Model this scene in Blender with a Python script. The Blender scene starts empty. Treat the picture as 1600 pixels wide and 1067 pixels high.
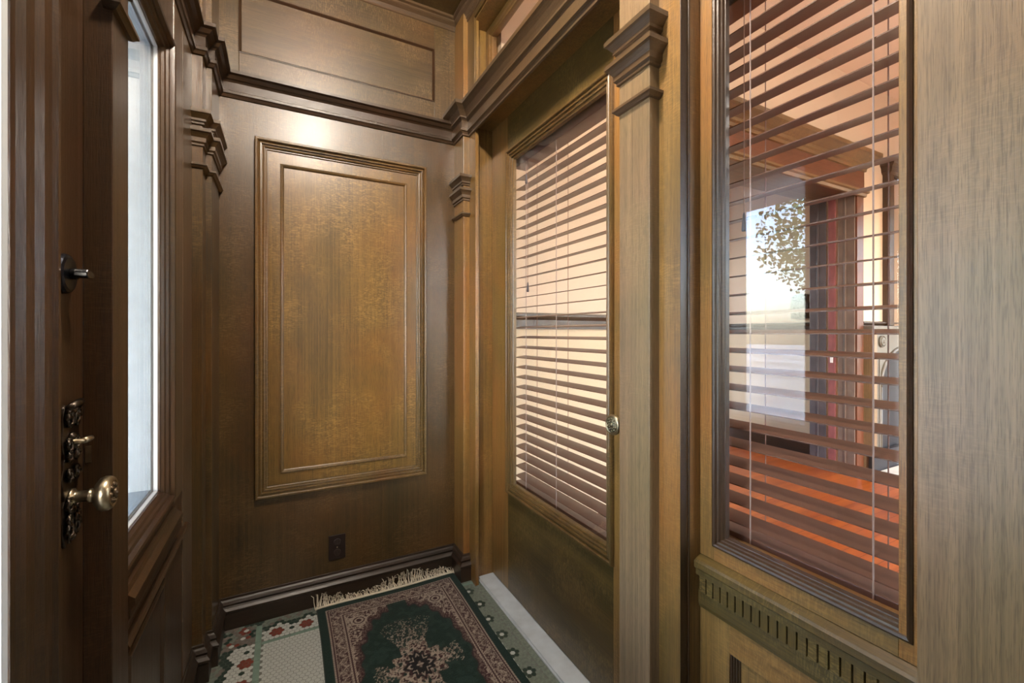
import bpy, bmesh, math, random
from mathutils import Vector, noise
random.seed(7)
scene = bpy.context.scene
col = scene.collection
PI = math.pi

# ------------------------------------------------------------------ materials
def new_mat(name):
    m = bpy.data.materials.new(name); m.use_nodes = True
    nt = m.node_tree
    return m, nt, nt.nodes, nt.links, nt.nodes['Principled BSDF']

def plain(name, c, rough=.5, metal=0.0, spec=.5, bump=0.0, bscale=80, var=0.0, vscale=6.0):
    m, nt, N, L, P = new_mat(name)
    P.inputs['Base Color'].default_value = (*c, 1); P.inputs['Roughness'].default_value = rough
    P.inputs['Metallic'].default_value = metal; P.inputs['Specular IOR Level'].default_value = spec
    tc = N.new('ShaderNodeTexCoord')
    if var:
        n = N.new('ShaderNodeTexNoise'); n.inputs['Scale'].default_value = vscale; n.inputs['Detail'].default_value = 5
        L.new(tc.outputs['Object'], n.inputs['Vector'])
        r = N.new('ShaderNodeValToRGB'); L.new(n.outputs['Fac'], r.inputs['Fac'])
        r.color_ramp.elements[0].position = .3; r.color_ramp.elements[1].position = .7
        r.color_ramp.elements[0].color = (*[v*(1-var) for v in c], 1); r.color_ramp.elements[1].color = (*[min(1, v*(1+var)) for v in c], 1)
        L.new(r.outputs['Color'], P.inputs['Base Color'])
    if bump:
        n2 = N.new('ShaderNodeTexNoise'); n2.inputs['Scale'].default_value = bscale; n2.inputs['Detail'].default_value = 4
        L.new(tc.outputs['Object'], n2.inputs['Vector'])
        b = N.new('ShaderNodeBump'); b.inputs['Strength'].default_value = bump; b.inputs['Distance'].default_value = .002
        L.new(n2.outputs['Fac'], b.inputs['Height']); L.new(b.outputs['Normal'], P.inputs['Normal'])
    return m

def wood(name, dark, light, axis=2, rough=.36, fleck=.5, seed=0.0, coat=.0, red=None):
    """quarter sawn oak: fine grain along one axis, ray flecks across it"""
    m, nt, N, L, P = new_mat(name)
    tc = N.new('ShaderNodeTexCoord')
    def tex(across, along, detail=3.0, dist=0.0, off=0.0, rough_=.55):
        mp = N.new('ShaderNodeMapping'); s = [across]*3; s[axis] = along
        mp.inputs['Scale'].default_value = s; mp.inputs['Location'].default_value = (seed+off, seed*1.7+off, seed*.6)
        L.new(tc.outputs['Object'], mp.inputs['Vector'])
        n = N.new('ShaderNodeTexNoise'); n.inputs['Scale'].default_value = 1; n.inputs['Detail'].default_value = detail
        n.inputs['Distortion'].default_value = dist; n.inputs['Roughness'].default_value = rough_
        L.new(mp.outputs['Vector'], n.inputs['Vector']); return n.outputs['Fac']
    def math_(op, a, b=None, clamp=False):
        n = N.new('ShaderNodeMath'); n.operation = op; n.use_clamp = clamp
        for i, v in enumerate((a, b)):
            if v is None: continue
            if isinstance(v, (int, float)): n.inputs[i].default_value = v
            else: L.new(v, n.inputs[i])
        return n.outputs[0]
    def ramp(f, p0, p1):
        n = N.new('ShaderNodeMapRange'); n.inputs['From Min'].default_value = p0; n.inputs['From Max'].default_value = p1
        n.clamp = True; L.new(f, n.inputs['Value']); return n.outputs['Result']
    def mix(f, a, b):
        n = N.new('ShaderNodeMix'); n.data_type = 'RGBA'
        if isinstance(f, float): n.inputs[0].default_value = f
        else: L.new(f, n.inputs[0])
        for k, v in ((6, a), (7, b)):
            if isinstance(v, tuple): n.inputs[k].default_value = (*v, 1)
            else: L.new(v, n.inputs[k])
        return n.outputs[2]
    g1 = ramp(tex(150, .9, 3, .0), .34, .66)
    g2 = ramp(tex(420, 2.2, 2, .0, 5.3), .36, .64)
    g3 = ramp(tex(62, .7, 3, .0, 9.3), .34, .66)
    g = math_('ADD', math_('ADD', math_('MULTIPLY', g1, .40), math_('MULTIPLY', g2, .30)), math_('MULTIPLY', g3, .30))
    pores = ramp(tex(760, 28, 2, 0, 3.1), .36, .50)
    tone = ramp(tex(6.5, 1.4, 5, .7, 7.7), .30, .70)
    blot = ramp(tex(2.6, 1.8, 4, .5, 11.0), .42, .66)
    blot2 = ramp(tex(3.2, 1.5, 4, .5, 31.0), .45, .68)
    f = math_('ADD', math_('MULTIPLY', g, .66), math_('MULTIPLY', tone, .40), True)
    c = mix(f, dark, light)
    if red:
        c = mix(math_('MULTIPLY', blot, .55), c, red)
        c = mix(math_('MULTIPLY', blot2, .40), c, tuple((d+l)*.5*k for d, l, k in zip(dark, light, (.80, 1.02, .75))))
    fl = tex(17, 92, 2, 3.4, 17.0)
    fl = math_('MULTIPLY', ramp(fl, .50, .58), ramp(tex(5.0, 3.4, 3, .5, 23.0), .42, .62))
    c = mix(math_('MULTIPLY', fl, fleck*.8), c, tuple(min(1, v*1.5+.01) for v in light))
    c = mix(math_('MULTIPLY', math_('SUBTRACT', 1.0, pores), .40), c, tuple(v*.6 for v in dark))
    L.new(c, P.inputs['Base Color'])
    rr = N.new('ShaderNodeMapRange'); L.new(g, rr.inputs['Value'])
    rr.inputs['To Min'].default_value = rough+.07; rr.inputs['To Max'].default_value = rough-.03
    L.new(rr.outputs['Result'], P.inputs['Roughness'])
    P.inputs['Specular IOR Level'].default_value = .5
    if coat: P.inputs['Coat Weight'].default_value = coat; P.inputs['Coat Roughness'].default_value = .30
    b = N.new('ShaderNodeBump'); b.inputs['Strength'].default_value = .25; b.inputs['Distance'].default_value = .0008
    L.new(math_('ADD', math_('MULTIPLY', pores, .7), math_('ADD', math_('MULTIPLY', g, .5), math_('MULTIPLY', fl, fleck*.5))), b.inputs['Height'])
    L.new(b.outputs['Normal'], P.inputs['Normal'])
    return m

def glass_mat(name, tint=(1, 1, 1), ior=1.5):
    """plain window glass: see-through with a real Fresnel reflection"""
    m = bpy.data.materials.new(name); m.use_nodes = True; nt = m.node_tree; N, L = nt.nodes, nt.links
    N.remove(N['Principled BSDF'])
    t = N.new('ShaderNodeBsdfTransparent'); t.inputs['Color'].default_value = (*tint, 1)
    g = N.new('ShaderNodeBsdfGlossy'); g.inputs['Roughness'].default_value = .0
    f = N.new('ShaderNodeFresnel'); ge = N.new('ShaderNodeNewGeometry')
    mr = N.new('ShaderNodeMapRange'); mr.inputs['To Min'].default_value = ior; mr.inputs['To Max'].default_value = 1/ior
    L.new(ge.outputs['Backfacing'], mr.inputs['Value']); L.new(mr.outputs['Result'], f.inputs['IOR'])
    mx = N.new('ShaderNodeMixShader')
    L.new(f.outputs[0], mx.inputs[0]); L.new(t.outputs[0], mx.inputs[1]); L.new(g.outputs[0], mx.inputs[2])
    L.new(mx.outputs[0], N['Material Output'].inputs['Surface'])
    return m

OAK_D, OAK_L, OAK_R = (.062, .032, .010), (.225, .128, .042), (.24, .10, .028)
W = {}
def W_(kind, axis):
    k = (kind, axis)
    if k not in W:
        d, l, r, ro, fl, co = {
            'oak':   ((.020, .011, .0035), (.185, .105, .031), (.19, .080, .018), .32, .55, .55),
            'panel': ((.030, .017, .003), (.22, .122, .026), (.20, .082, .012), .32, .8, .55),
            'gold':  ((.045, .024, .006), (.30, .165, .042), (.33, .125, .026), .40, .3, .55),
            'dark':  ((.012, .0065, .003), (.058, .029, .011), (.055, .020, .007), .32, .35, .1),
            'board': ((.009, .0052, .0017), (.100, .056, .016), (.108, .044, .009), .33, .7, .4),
            'olive': ((.020, .013, .004), (.125, .078, .018), (.11, .055, .012), .36, 1.1, .4),
            'frieze': ((.013, .0075, .0028), (.135, .080, .030), (.13, .060, .018), .33, .8, .5),
            'mould': ((.020, .012, .007), (.125, .074, .036), (.12, .060, .025), .34, .2, .4),
            'tan':   ((.065, .040, .018), (.31, .205, .108), (.29, .165, .085), .42, .12, .5),
            'black': ((.012, .008, .006), (.04, .024, .014), (.05, .02, .01), .33, .1, .15),
            'red':   ((.05, .015, .006), (.16, .050, .018), (.17, .04, .014), .35, .2, .1),
        }[kind]
        W[k] = wood(f'wood_{kind}_{"xyz"[axis]}', d, l, axis, ro, fl, seed=len(W)*3.37, coat=co, red=r)
    return W[k]

M_GLASS = glass_mat('window_glass')
M_BRASS = plain('aged_brass', (.42, .36, .25), .32, 1.0, bump=.15, bscale=120, var=.25, vscale=60)
M_IRON = plain('dark_bronze', (.075, .062, .05), .30, 1.0, bump=.2, bscale=90, var=.4, vscale=40)
M_BLACKMETAL = plain('black_metal', (.02, .022, .03), .28, .9)
M_OUTLET = plain('brown_plastic', (.02, .012, .009), .3)
M_SOCKET = plain('brown_socket', (.035, .022, .017), .35)
M_SLAT = plain('blind_slat', (.125, .062, .042), .36, var=.12, vscale=9)
M_CORD = plain('blind_cord', (.22, .12, .09), .7)
M_CORDL = plain('blind_pull_cord', (.34, .25, .22), .7)
M_TASSEL = plain('tassel_wood', (.045, .03, .04), .4)
M_MARBLE = plain('grey_marble', (.50, .55, .60), .38, bump=.12, bscale=40, var=.12, vscale=14)
M_PEACH = plain('peach_paint', (.60, .475, .345), .6, bump=.03, var=.03, vscale=2)
M_YELLOW = plain('cream_yellow_paint', (.55, .44, .285), .6, var=.03, vscale=2)
M_CEILP = plain('parlor_ceiling_paint', (.86, .78, .66), .7, var=.02, vscale=2)
M_MANTEL = plain('grey_painted_mantel', (.13, .12, .095), .45, var=.1, vscale=8)
M_FIREBOX = plain('firebox_black', (.015, .014, .014), .6)
M_HEARTH = plain('pale_hearth_stone', (.62, .58, .48), .5, var=.1)
M_PORCH = plain('porch_paint', (.30, .36, .40), .75, bump=.5, bscale=55, var=.10, vscale=30)
M_LINING = plain('pale_blue_exterior_paint', (.24, .285, .32), .6, bump=.5, bscale=60, var=.06, vscale=30)
M_PUTTY = plain('white_putty', (.50, .53, .55), .6)
M_STONE = plain('porch_stone', (.32, .30, .27), .8, var=.15, vscale=5)
M_LEAF = plain('tree_leaves', (.10, .17, .05), .7, var=.6, vscale=3)
M_BARK = plain('tree_bark', (.09, .065, .045), .9, var=.3, vscale=8)
M_WHITE = plain('white_plate', (.8, .8, .78), .4)
M_MIRROR = plain('mirror_silver', (.8, .8, .8), .03, 1.0)

def orange_floor():
    m, nt, N, L, P = new_mat('orange_floorboards')
    tc = N.new('ShaderNodeTexCoord')
    mp = N.new('ShaderNodeMapping'); mp.inputs['Scale'].default_value = (.9, 14, 1); L.new(tc.outputs['Object'], mp.inputs['Vector'])
    n = N.new('ShaderNodeTexNoise'); n.inputs['Scale'].default_value = 1.2; n.inputs['Detail'].default_value = 5; L.new(mp.outputs[0], n.inputs['Vector'])
    r = N.new('ShaderNodeValToRGB'); L.new(n.outputs['Fac'], r.inputs['Fac'])
    r.color_ramp.elements[0].position = .3; r.color_ramp.elements[0].color = (.23, .042, .006, 1)
    r.color_ramp.elements[1].position = .7; r.color_ramp.elements[1].color = (.40, .098, .014, 1)
    br = N.new('ShaderNodeTexBrick'); L.new(tc.outputs['Object'], br.inputs['Vector'])
    br.inputs['Scale'].default_value = 1; br.inputs['Brick Width'].default_value = 1.4; br.inputs['Row Height'].default_value = .085
    br.inputs['Mortar Size'].default_value = .0015; br.inputs['Color1'].default_value = (1, 1, 1, 1); br.inputs['Color2'].default_value = (.78, .74, .7, 1)
    br.inputs['Mortar'].default_value = (.25, .2, .15, 1)
    mx = N.new('ShaderNodeMix'); mx.data_type = 'RGBA'; mx.blend_type = 'MULTIPLY'; mx.inputs[0].default_value = 1
    L.new(r.outputs['Color'], mx.inputs[6]); L.new(br.outputs['Color'], mx.inputs[7]); L.new(mx.outputs[2], P.inputs['Base Color'])
    P.inputs['Roughness'].default_value = .28
    return m
M_ORANGE = orange_floor()

# ------------------------------------------------------------------ mesh helpers
class B:
    def __init__(s): s.bm = bmesh.new()
    def box(s, x0, x1, y0, y1, z0, z1, mi=0):
        vs = [s.bm.verts.new((x, y, z)) for x in (x0, x1) for y in (y0, y1) for z in (z0, z1)]
        for f in ((0, 1, 3, 2), (4, 6, 7, 5), (0, 4, 5, 1), (2, 3, 7, 6), (0, 2, 6, 4), (1, 5, 7, 3)):
            fc = s.bm.faces.new([vs[i] for i in f]); fc.material_index = mi
        return s
    def sweep(s, path, prof, closed=False, cap=True):
        """profile (projection, z) swept along a plan path; projection goes to the right of travel"""
        n = len(path); rows = []
        nor = []
        segs = n if closed else n-1
        for i in range(segs):
            a, b = path[i], path[(i+1) % n]; dx, dy = b[0]-a[0], b[1]-a[1]; l = math.hypot(dx, dy)
            nor.append((dy/l, -dx/l))
        for i in range(n):
            if closed: n1, n2 = nor[i-1], nor[i]
            else: n1, n2 = nor[max(0, i-1)], nor[min(segs-1, i)]
            k = 1+n1[0]*n2[0]+n1[1]*n2[1]
            ox, oy = (n1[0]+n2[0])/k, (n1[1]+n2[1])/k
            rows.append([s.bm.verts.new((path[i][0]+p*ox, path[i][1]+p*oy, z)) for p, z in prof])
        for i in range(segs):
            A, C = rows[i], rows[(i+1) % n]
            for j in range(len(prof)-1):
                try: s.bm.faces.new((A[j], C[j], C[j+1], A[j+1]))
                except ValueError: pass
        if cap and not closed:
            for R in (rows[0], rows[-1]):
                if len(R) > 2:
                    try: s.bm.faces.new(R)
                    except ValueError: pass
        return s
    def ring(s, axis, plane, sgn, u0, u1, z0, z1, prof, fill=False):
        """rectangular moulding on a wall: profile (inset, height above plane)"""
        rows = []
        for d, h in prof:
            pts = [(u0+d, z0+d), (u1-d, z0+d), (u1-d, z1-d), (u0+d, z1-d)]
            r = []
            for u, z in pts:
                w = plane+sgn*h
                r.append(s.bm.verts.new((w, u, z) if axis == 'x' else (u, w, z)))
            rows.append(r)
        for a, b in zip(rows, rows[1:]):
            for i in range(4): s.bm.faces.new((a[i], a[(i+1) % 4], b[(i+1) % 4], b[i]))
        if fill: s.bm.faces.new(rows[-1])
        return s
    def lathe(s, c, d, prof, n=24):
        """profile (distance along d, radius)"""
        d = Vector(d).normalized(); a = d.orthogonal().normalized(); b = d.cross(a); c = Vector(c); rows = []
        for t, r in prof:
            rows.append([s.bm.verts.new(c+d*t+(a*math.cos(2*PI*i/n)+b*math.sin(2*PI*i/n))*max(r, 1e-5)) for i in range(n)])
        for A, C in zip(rows, rows[1:]):
            for i in range(n): s.bm.faces.new((A[i], A[(i+1) % n], C[(i+1) % n], C[i]))
        s.bm.faces.new(rows[0]); s.bm.faces.new(rows[-1])
        return s
    def tube(s, pts, r, n=6):
        pts = [Vector(p) for p in pts]; rows = []
        for i, p in enumerate(pts):
            t = (pts[min(i+1, len(pts)-1)]-pts[max(0, i-1)]).normalized(); a = t.orthogonal().normalized(); b = t.cross(a)
            rr = r[i] if isinstance(r, (list, tuple)) else r
            rows.append([s.bm.verts.new(p+(a*math.cos(2*PI*k/n)+b*math.sin(2*PI*k/n))*rr) for k in range(n)])
        for A, C in zip(rows, rows[1:]):
            for i in range(n): s.bm.faces.new((A[i], A[(i+1) % n], C[(i+1) % n], C[i]))
        s.bm.faces.new(rows[0]); s.bm.faces.new(rows[-1])
        return s
    def ball(s, c, r, sc=(1, 1, 1), u=10, v=7):
        r0 = bmesh.ops.create_uvsphere(s.bm, u_segments=u, v_segments=v, radius=r)
        for w in r0['verts']: w.co = Vector((w.co.x*sc[0]+c[0], w.co.y*sc[1]+c[1], w.co.z*sc[2]+c[2]))
        return s
    def prism(s, pts, axis, a0, a1):
        """outline (u,z) extruded along x or y"""
        def P(u, z, w): return (w, u, z) if axis == 'x' else (u, w, z)
        A = [s.bm.verts.new(P(u, z, a0)) for u, z in pts]; C = [s.bm.verts.new(P(u, z, a1)) for u, z in pts]
        n = len(pts)
        for i in range(n): s.bm.faces.new((A[i], A[(i+1) % n], C[(i+1) % n], C[i]))
        s.bm.faces.new(A); s.bm.faces.new(C)
        return s

def wpos(o):
    v = Vector(o.location)
    while o.parent: o = o.parent; v += Vector(o.location)
    return v

def tag(o, label=None, cat=None, group=None, kind=None):
    for k, v in (('label', label), ('category', cat), ('group', group), ('kind', kind)):
        if v: o[k] = v
    return o

def obj(name, b, mat, parent=None, bevel=0.0, smooth=False, label=None, cat=None, kind=None, group=None):
    me = bpy.data.meshes.new(name)
    bmesh.ops.recalc_face_normals(b.bm, faces=b.bm.faces)
    if parent:
        p = wpos(parent)
        for v in b.bm.verts: v.co -= p
    b.bm.to_mesh(me); b.bm.free()
    for mt in (mat if isinstance(mat, list) else [mat]): me.materials.append(mt)
    if smooth:
        for p in me.polygons: p.use_smooth = True
    o = bpy.data.objects.new(name, me); col.objects.link(o)
    if parent: o.parent = parent
    if bevel:
        md = o.modifiers.new('bevel', 'BEVEL'); md.width = bevel; md.segments = 2; md.limit_method = 'ANGLE'; md.angle_limit = math.radians(35)
    tag(o, label, cat, group, kind)
    return o

def empty(name, loc, label, cat, kind=None, group=None):
    o = bpy.data.objects.new(name, None); o.empty_display_size = .1; o.location = loc; col.objects.link(o)
    return tag(o, label, cat, group, kind)

# ------------------------------------------------------------------ profiles
BASE = [(.0, .0), (.022, .0), (.022, .072), (.026, .075), (.026, .083), (.018, .092), (.014, .098), (.016, .102), (.018, .108), (.012, .118), (.007, .124), (.005, .132), (.0, .134)]
CORN_S = [(0, 2.30), (.007, 2.302), (.012, 2.312), (.017, 2.316), (.017, 2.327), (.011, 2.331), (.011, 2.366), (.016, 2.372), (.024, 2.376), (.034, 2.388), (.046, 2.393), (.046, 2.406), (.0, 2.416)]
CORN_L = [(0, 2.300), (.008, 2.302), (.008, 2.31), (.013, 2.317), (.022, 2.321), (.022, 2.331), (.015, 2.336), (.015, 2.372), (.021, 2.378), (.03, 2.382), (.03, 2.39), (.035, 2.398), (.046, 2.412), (.060, 2.424), (.069, 2.430), (.069, 2.447), (.0, 2.458)]
CROWN = [(0, 2.898), (.006, 2.90), (.006, 2.91), (.012, 2.915), (.012, 2.922), (.020, 2.934), (.034, 2.944), (.038, 2.948), (.038, 2.956), (.05, 2.960), (.05, 2.972)]
CAPITAL = [[(0, 1.884), (.006, 1.886), (.011, 1.892), (.015, 1.895), (.015, 1.902), (0, 1.907)],
           [(0, 1.966), (.006, 1.968), (.006, 1.974), (.012, 1.980), (.012, 1.995), (.017, 2.002), (.024, 2.010), (.030, 2.014), (.030, 2.026), (.005, 2.033)],
           [(.0, 2.044), (.007, 2.046), (.007, 2.052), (.013, 2.056), (.013, 2.064), (.018, 2.070), (.025, 2.078), (.030, 2.082), (.030, 2.095), (0, 2.102)]]
ZC = 2.972

# ------------------------------------------------------------------ vestibule: floor
def hex_floor():
    p = .0192; ry = p*.866
    mats = [plain('tile_grout', (.16, .165, .15), .9),
            plain('tile_white', (.43, .46, .44), .4, var=.10, vscale=120),
            plain('tile_red', (.17, .045, .03), .4, var=.2, vscale=120),
            plain('tile_dark_green', (.025, .045, .035), .4, var=.2, vscale=120),
            plain('tile_grey_green', (.15, .18, .15), .5, var=.25, vscale=90),
            plain('tile_strip_green', (.16, .24, .20), .45, var=.12, vscale=30),
            plain('tile_grey', (.15, .13, .115), .55, var=.3, vscale=90)]
    b = B(); bm = b.bm
    b.box(-.46, 1.02, -1.25, 2.3, -.05, -.0008, 0)
    nx = int(1.4/p)+4; ny = int(3.6/ry)+4
    def centre(i, j): return (-.45+i*p+(j % 2)*p/2, -1.22+j*ry)
    def snap(x, y):
        j = round((y+1.22)/ry); i = round((x+.45-(j % 2)*p/2)/p); return centre(i, j)
    fl_red, fl_dark, fl_green = [], [], []
    for k in range(-1, 8): fl_red.append(snap(-.0095+.1152*k, 2.128)); fl_dark.append(snap(.048+.1152*k, 2.128))
    for k in range(0, 28): fl_red.append(snap(-.133, 1.98-.1164*k)); fl_dark.append(snap(-.133, 2.035-.1164*k))
    for k in range(0, 28): fl_green.append(snap(.822, 2.0-.1152*k))
    fl_corner = [snap(-.15, 2.14), snap(-.19, 2.10), snap(-.13, 2.19)]
    def near(L_, x, y, r): return any(abs(x-a) < r and math.hypot(x-a, y-c) < r for a, c in L_)
    for j in range(ny):
        for i in range(nx):
            x, y = centre(i, j)
            if not (-.30 < x < .905 and -1.2 < y < 2.245): continue
            rnd = random.random()
            if -.098 < x < -.073 and y < 2.2: continue
            if 2.060 < y < 2.081 and -.098 < x < .87: continue
            if x > .872: continue
            if -.073 <= x < .76 and y <= 2.060: mi = 1
            elif x >= .76 and y <= 2.19:
                if near(fl_green, x, y, p*.6): mi = 1
                elif near(fl_green, x, y, p*1.35): mi = 3
                elif x < .802: mi = 1
                else: mi = 4
            elif x <= -.098 and y < 2.075:
                if near(fl_red, x, y, p*1.2): mi = 2
                elif near(fl_dark, x, y, p*.7): mi = 3
                elif x > -.178+.012*math.cos(2*PI*(y-1.98)/.1164): mi = 1
                elif x > -.205+.012*math.cos(2*PI*(y-1.98)/.1164): mi = 3
                else: mi = 4 if rnd < .75 else 6
            elif y >= 2.081 and x >= -.073:
                if near(fl_red, x, y, p*1.2): mi = 2
                elif near(fl_dark, x, y, p*.7): mi = 3
                elif y < 2.160+.012*math.cos(2*PI*(x+.0095)/.1152): mi = 1
                elif y < 2.185+.012*math.cos(2*PI*(x+.0095)/.1152): mi = 3
                else: mi = 4 if rnd < .7 else 6
            else:
                if near(fl_corner, x, y, p*.6): mi = 1
                elif near(fl_corner, x, y, p*1.2): mi = 6 if rnd < .5 else 2
                else: mi = 3 if rnd < .3 else (4 if rnd < .7 else 6)
            r = p*.5774*.93
            f = bm.faces.new([bm.verts.new((x+r*math.sin(PI/3*k), y+r*math.cos(PI/3*k), 0)) for k in range(6)])
            f.material_index = mi
    for k in range(30):   # long strip tiles
        y1 = 2.20-k*.115; b.box(-.0965, -.0745, y1-.1138, y1, -.004, .0002, 5)
    for k in range(9): b.box(-.073+k*.105, -.073+k*.105+.1038, 2.0612, 2.0798, -.004, .0002, 5)
    for k in range(30):
        y1 = 2.23-k*.115; b.box(.8735, .9, y1-.1138, y1, -.004, .0002, 4)
    me = obj('floor', b, mats, label='mosaic floor of small white hexagon tiles with red and green flower border', cat='floor', kind='structure')
hex_floor()

b = B(); b.box(.90, 1.06, .94, 2.092, -.02, .006)
b.prism([(.94, .006), (2.092, .006), (2.085, .014), (.947, .014)], 'x', .905, 1.06)
obj('trim_1', b, M_MARBLE, bevel=.002, label='pale worn marble threshold strip under the glazed inner door', cat='threshold', kind='structure')

# ------------------------------------------------------------------ vestibule: back wall
BW = 2.25
b = B(); b.box(-.46, 1.02, BW, BW+.15, -.05, 3.4)
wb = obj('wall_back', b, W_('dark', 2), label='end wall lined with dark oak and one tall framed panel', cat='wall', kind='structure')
# wide veneer boards around the panel: duller oak, light falloff put into its colour
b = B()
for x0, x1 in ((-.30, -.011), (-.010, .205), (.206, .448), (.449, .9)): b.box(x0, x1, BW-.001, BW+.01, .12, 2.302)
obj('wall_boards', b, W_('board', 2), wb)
PF = [(0, 0), (0, .022), (.003, .027), (.010, .028), (.013, .025), (.0135, .016), (.018, .018), (.022, .0215), (.026, .021), (.0265, .012), (.031, .0125), (.035, .016), (.039, .0145), (.0395, .008), (.045, .0085), (.0475, .007), (.048, .003), (.054, .003)]
b = B(); b.ring('y', BW-.001, -1, -.105, .671, .541, 2.148, PF)
obj('panel_moulding', b, W_('oak', 2), wb)
b = B(); b.ring('y', BW-.001, -1, -.052, .618, .594, 2.095, [(0, .004), (.046, .004)])
obj('panel_border', b, W_('panel', 2), wb)
b = B(); b.ring('y', BW-.001, -1, -.006, .572, .640, 2.049, [(0, .004), (.001, .009), (.006, .011), (.011, .009), (.014, .003), (.016, .0015)])
obj('panel_bead', b, W_('oak', 2), wb)
b = B(); b.box(.009, .557, BW-.0025, BW+.01, .655, 2.034)
obj('panel', b, W_('panel', 2), wb)
# frieze above the cornice
b = B()
b.box(-.30, -.165, BW-.008, BW+.01, 2.40, 2.96); b.box(.718, .9, BW-.008, BW+.01, 2.40, 2.96)
obj('frieze_stile', b, W_('frieze', 2), wb, bevel=.0015)
b = B()
b.box(-.165, .718, BW-.008, BW+.01, 2.40, 2.508); b.box(-.165, .718, BW-.008, BW+.01, 2.786, 2.96)
obj('frieze_rail', b, W_('frieze', 0), wb, bevel=.0015)
b = B(); b.ring('y', BW-.001, -1, -.167, .720, 2.506, 2.788, [(0, .010), (.004, .011), (.007, .008), (.010, .003), (.012, .001)])
obj('frieze_bead', b, W_('dark', 0), wb)
b = B(); b.box(-.158, .711, BW-.002, BW+.01, 2.515, 2.78)
obj('frieze_panel', b, W_('frieze', 0), wb)

# outlet
ot = empty('wall_outlet', (.236, BW-.001, .25), 'dark brown duplex outlet low on the back wall above baseboard', 'outlet')
b = B(); b.box(.198, .274, BW-.007, BW-.001, .192, .31); obj('cover_plate', b, M_OUTLET, ot, bevel=.003)
for zc in (.226, .276):
    b = B(); b.lathe((.236, BW-.007, zc), (0, -1, 0), [(0, .0165), (.0022, .0165), (.003, .015)], 20); s_ = obj('socket', b, M_SOCKET, ot)
    b = B()
    for dx in (-.006, .006): b.box(.236+dx-.0012, .236+dx+.0012, BW-.0106, BW-.0098, zc-.002, zc+.006)
    b.ball((.236, BW-.010, zc-.007), .0022); obj('slot', b, M_FIREBOX, s_)
b = B(); b.lathe((.236, BW-.007, .251), (0, -1, 0), [(0, .003), (.0012, .0028), (.0016, .001)], 12); obj('screw', b, M_BRASS, ot)

# ------------------------------------------------------------------ vestibule: left wall
LX = -.293; DX = -.321
b = B()
b.box(-.46, LX, -1.25, .16, -.05, 3.4)
b.box(-.46, LX, .16, 1.073, 2.34, 3.4)
b.box(-.46, LX, 1.073, 1.183, -.05, 3.4)
b.box(-.46, LX, 1.183, 1.642, -.05, .79)
b.box(-.46, LX, 1.183, 1.642, 2.145, 3.4)
b.box(-.46, LX, 1.642, 2.26, -.05, 3.4)
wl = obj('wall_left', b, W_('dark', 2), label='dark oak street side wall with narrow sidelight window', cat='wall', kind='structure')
b = B(); b.ring('x', LX, 1, 1.19, 1.52, .15, .60, [(0, 0), (0, .006), (.01, .010), (.018, .008), (.024, .003), (.026, .001)], True)
obj('wainscot_panel', b, W_('dark', 2), wl)
b = B(); b.sweep([(LX, 1.167), (LX, 1.66)], [(0, .655), (.006, .66), (.010, .68), (.016, .69), (.016, .705), (.024, .715), (.024, .728), (.012, .738), (.008, .75), (0, .752)])
obj('wainscot_cap', b, W_('dark', 1), wl)
b = B(); b.sweep([(LX, 1.167), (LX, 1.83)], [(0, .618), (.012, .62), (.016, .628), (.012, .636), (0, .638)])
obj('wainscot_bead', b, W_('dark', 1), wl)

w1 = empty('window_1', (LX, 1.45, .80), 'tall narrow sidelight window with pale daylight beside the front door', 'window', 'structure')
b = B(); b.ring('x', LX, 1, 1.170, 1.655, .777, 2.158, [(0, 0), (0, .006), (.005, .009), (.011, .007), (.013, .001), (.014, -.004), (.021, -.006), (.024, -.012), (.030, -.015), (.034, -.022), (.037, -.024), (.038, -.043)])
obj('sash_moulding', b, W_('dark', 2), w1)
b = B(); b.box(LX-.001, LX+.003, 1.657, 1.788, .76, 2.30); b.box(LX-.001, LX+.003, 1.7905, 1.955, .134, 2.30)
obj('casing_board', b, W_('mould', 2), w1, bevel=.0012)
b = B(); b.ring('x', -.326, 1, 1.197, 1.626, .807, 2.128, [(0, .004), (.009, .004), (.0105, 0), (.0105, -.005)])
obj('glazing_bead', b, M_PUTTY, w1)
b = B(); b.box(-.465, -.336, 1.607, 1.6425, .789, 2.146); b.box(-.465, -.336, 1.1825, 1.21, .789, 2.146); b.box(-.465, -.336, 1.21, 1.607, .789, .825); b.box(-.465, -.336, 1.21, 1.607, 2.11, 2.146)
obj('outer_lining', b, M_LINING, w1)
b = B(); b.box(-.331, -.327, 1.202, 1.615, .816, 2.119)
obj('glass', b, M_GLASS, w1)

# front door
d1 = empty('door_1', (DX, .62, 0), 'dark oak front door with glass light, knob and ornate lock plate', 'door', 'structure')
b = B()
b.box(DX-.045, DX, .925, 1.072, .012, 2.335); b.box(DX-.045, DX, .162, .30, .012, 2.335)
b.box(DX-.045, DX, .30, .925, .012, .62); b.box(DX-.045, DX, .30, .925, 2.19, 2.335)
obj('door_leaf', b, W_('dark', 2), d1, bevel=.0025)
b = B(); b.ring('x', DX, 1, .275, .95, .595, 2.215, [(0, 0), (0, .006), (.006, .012), (.014, .012), (.018, .006), (.026, .004), (.034, .008), (.042, .006), (.05, -.002), (.058, -.004), (.066, .0), (.074, -.002), (.082, -.010), (.09, -.012), (.092, -.03)])
obj('glass_moulding', b, W_('dark', 2), d1)
b = B(); b.ring('x', DX-.012, 1, .36, .850, .68, 2.13, [(0, 0), (.004, .003), (.012, .0), (.014, -.012)]); obj('glazing_bead', b, M_PUTTY, d1)
b = B(); b.box(DX-.030, DX-.025, .30, .925, .62, 2.19); obj('glass', b, M_GLASS, d1)
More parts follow.
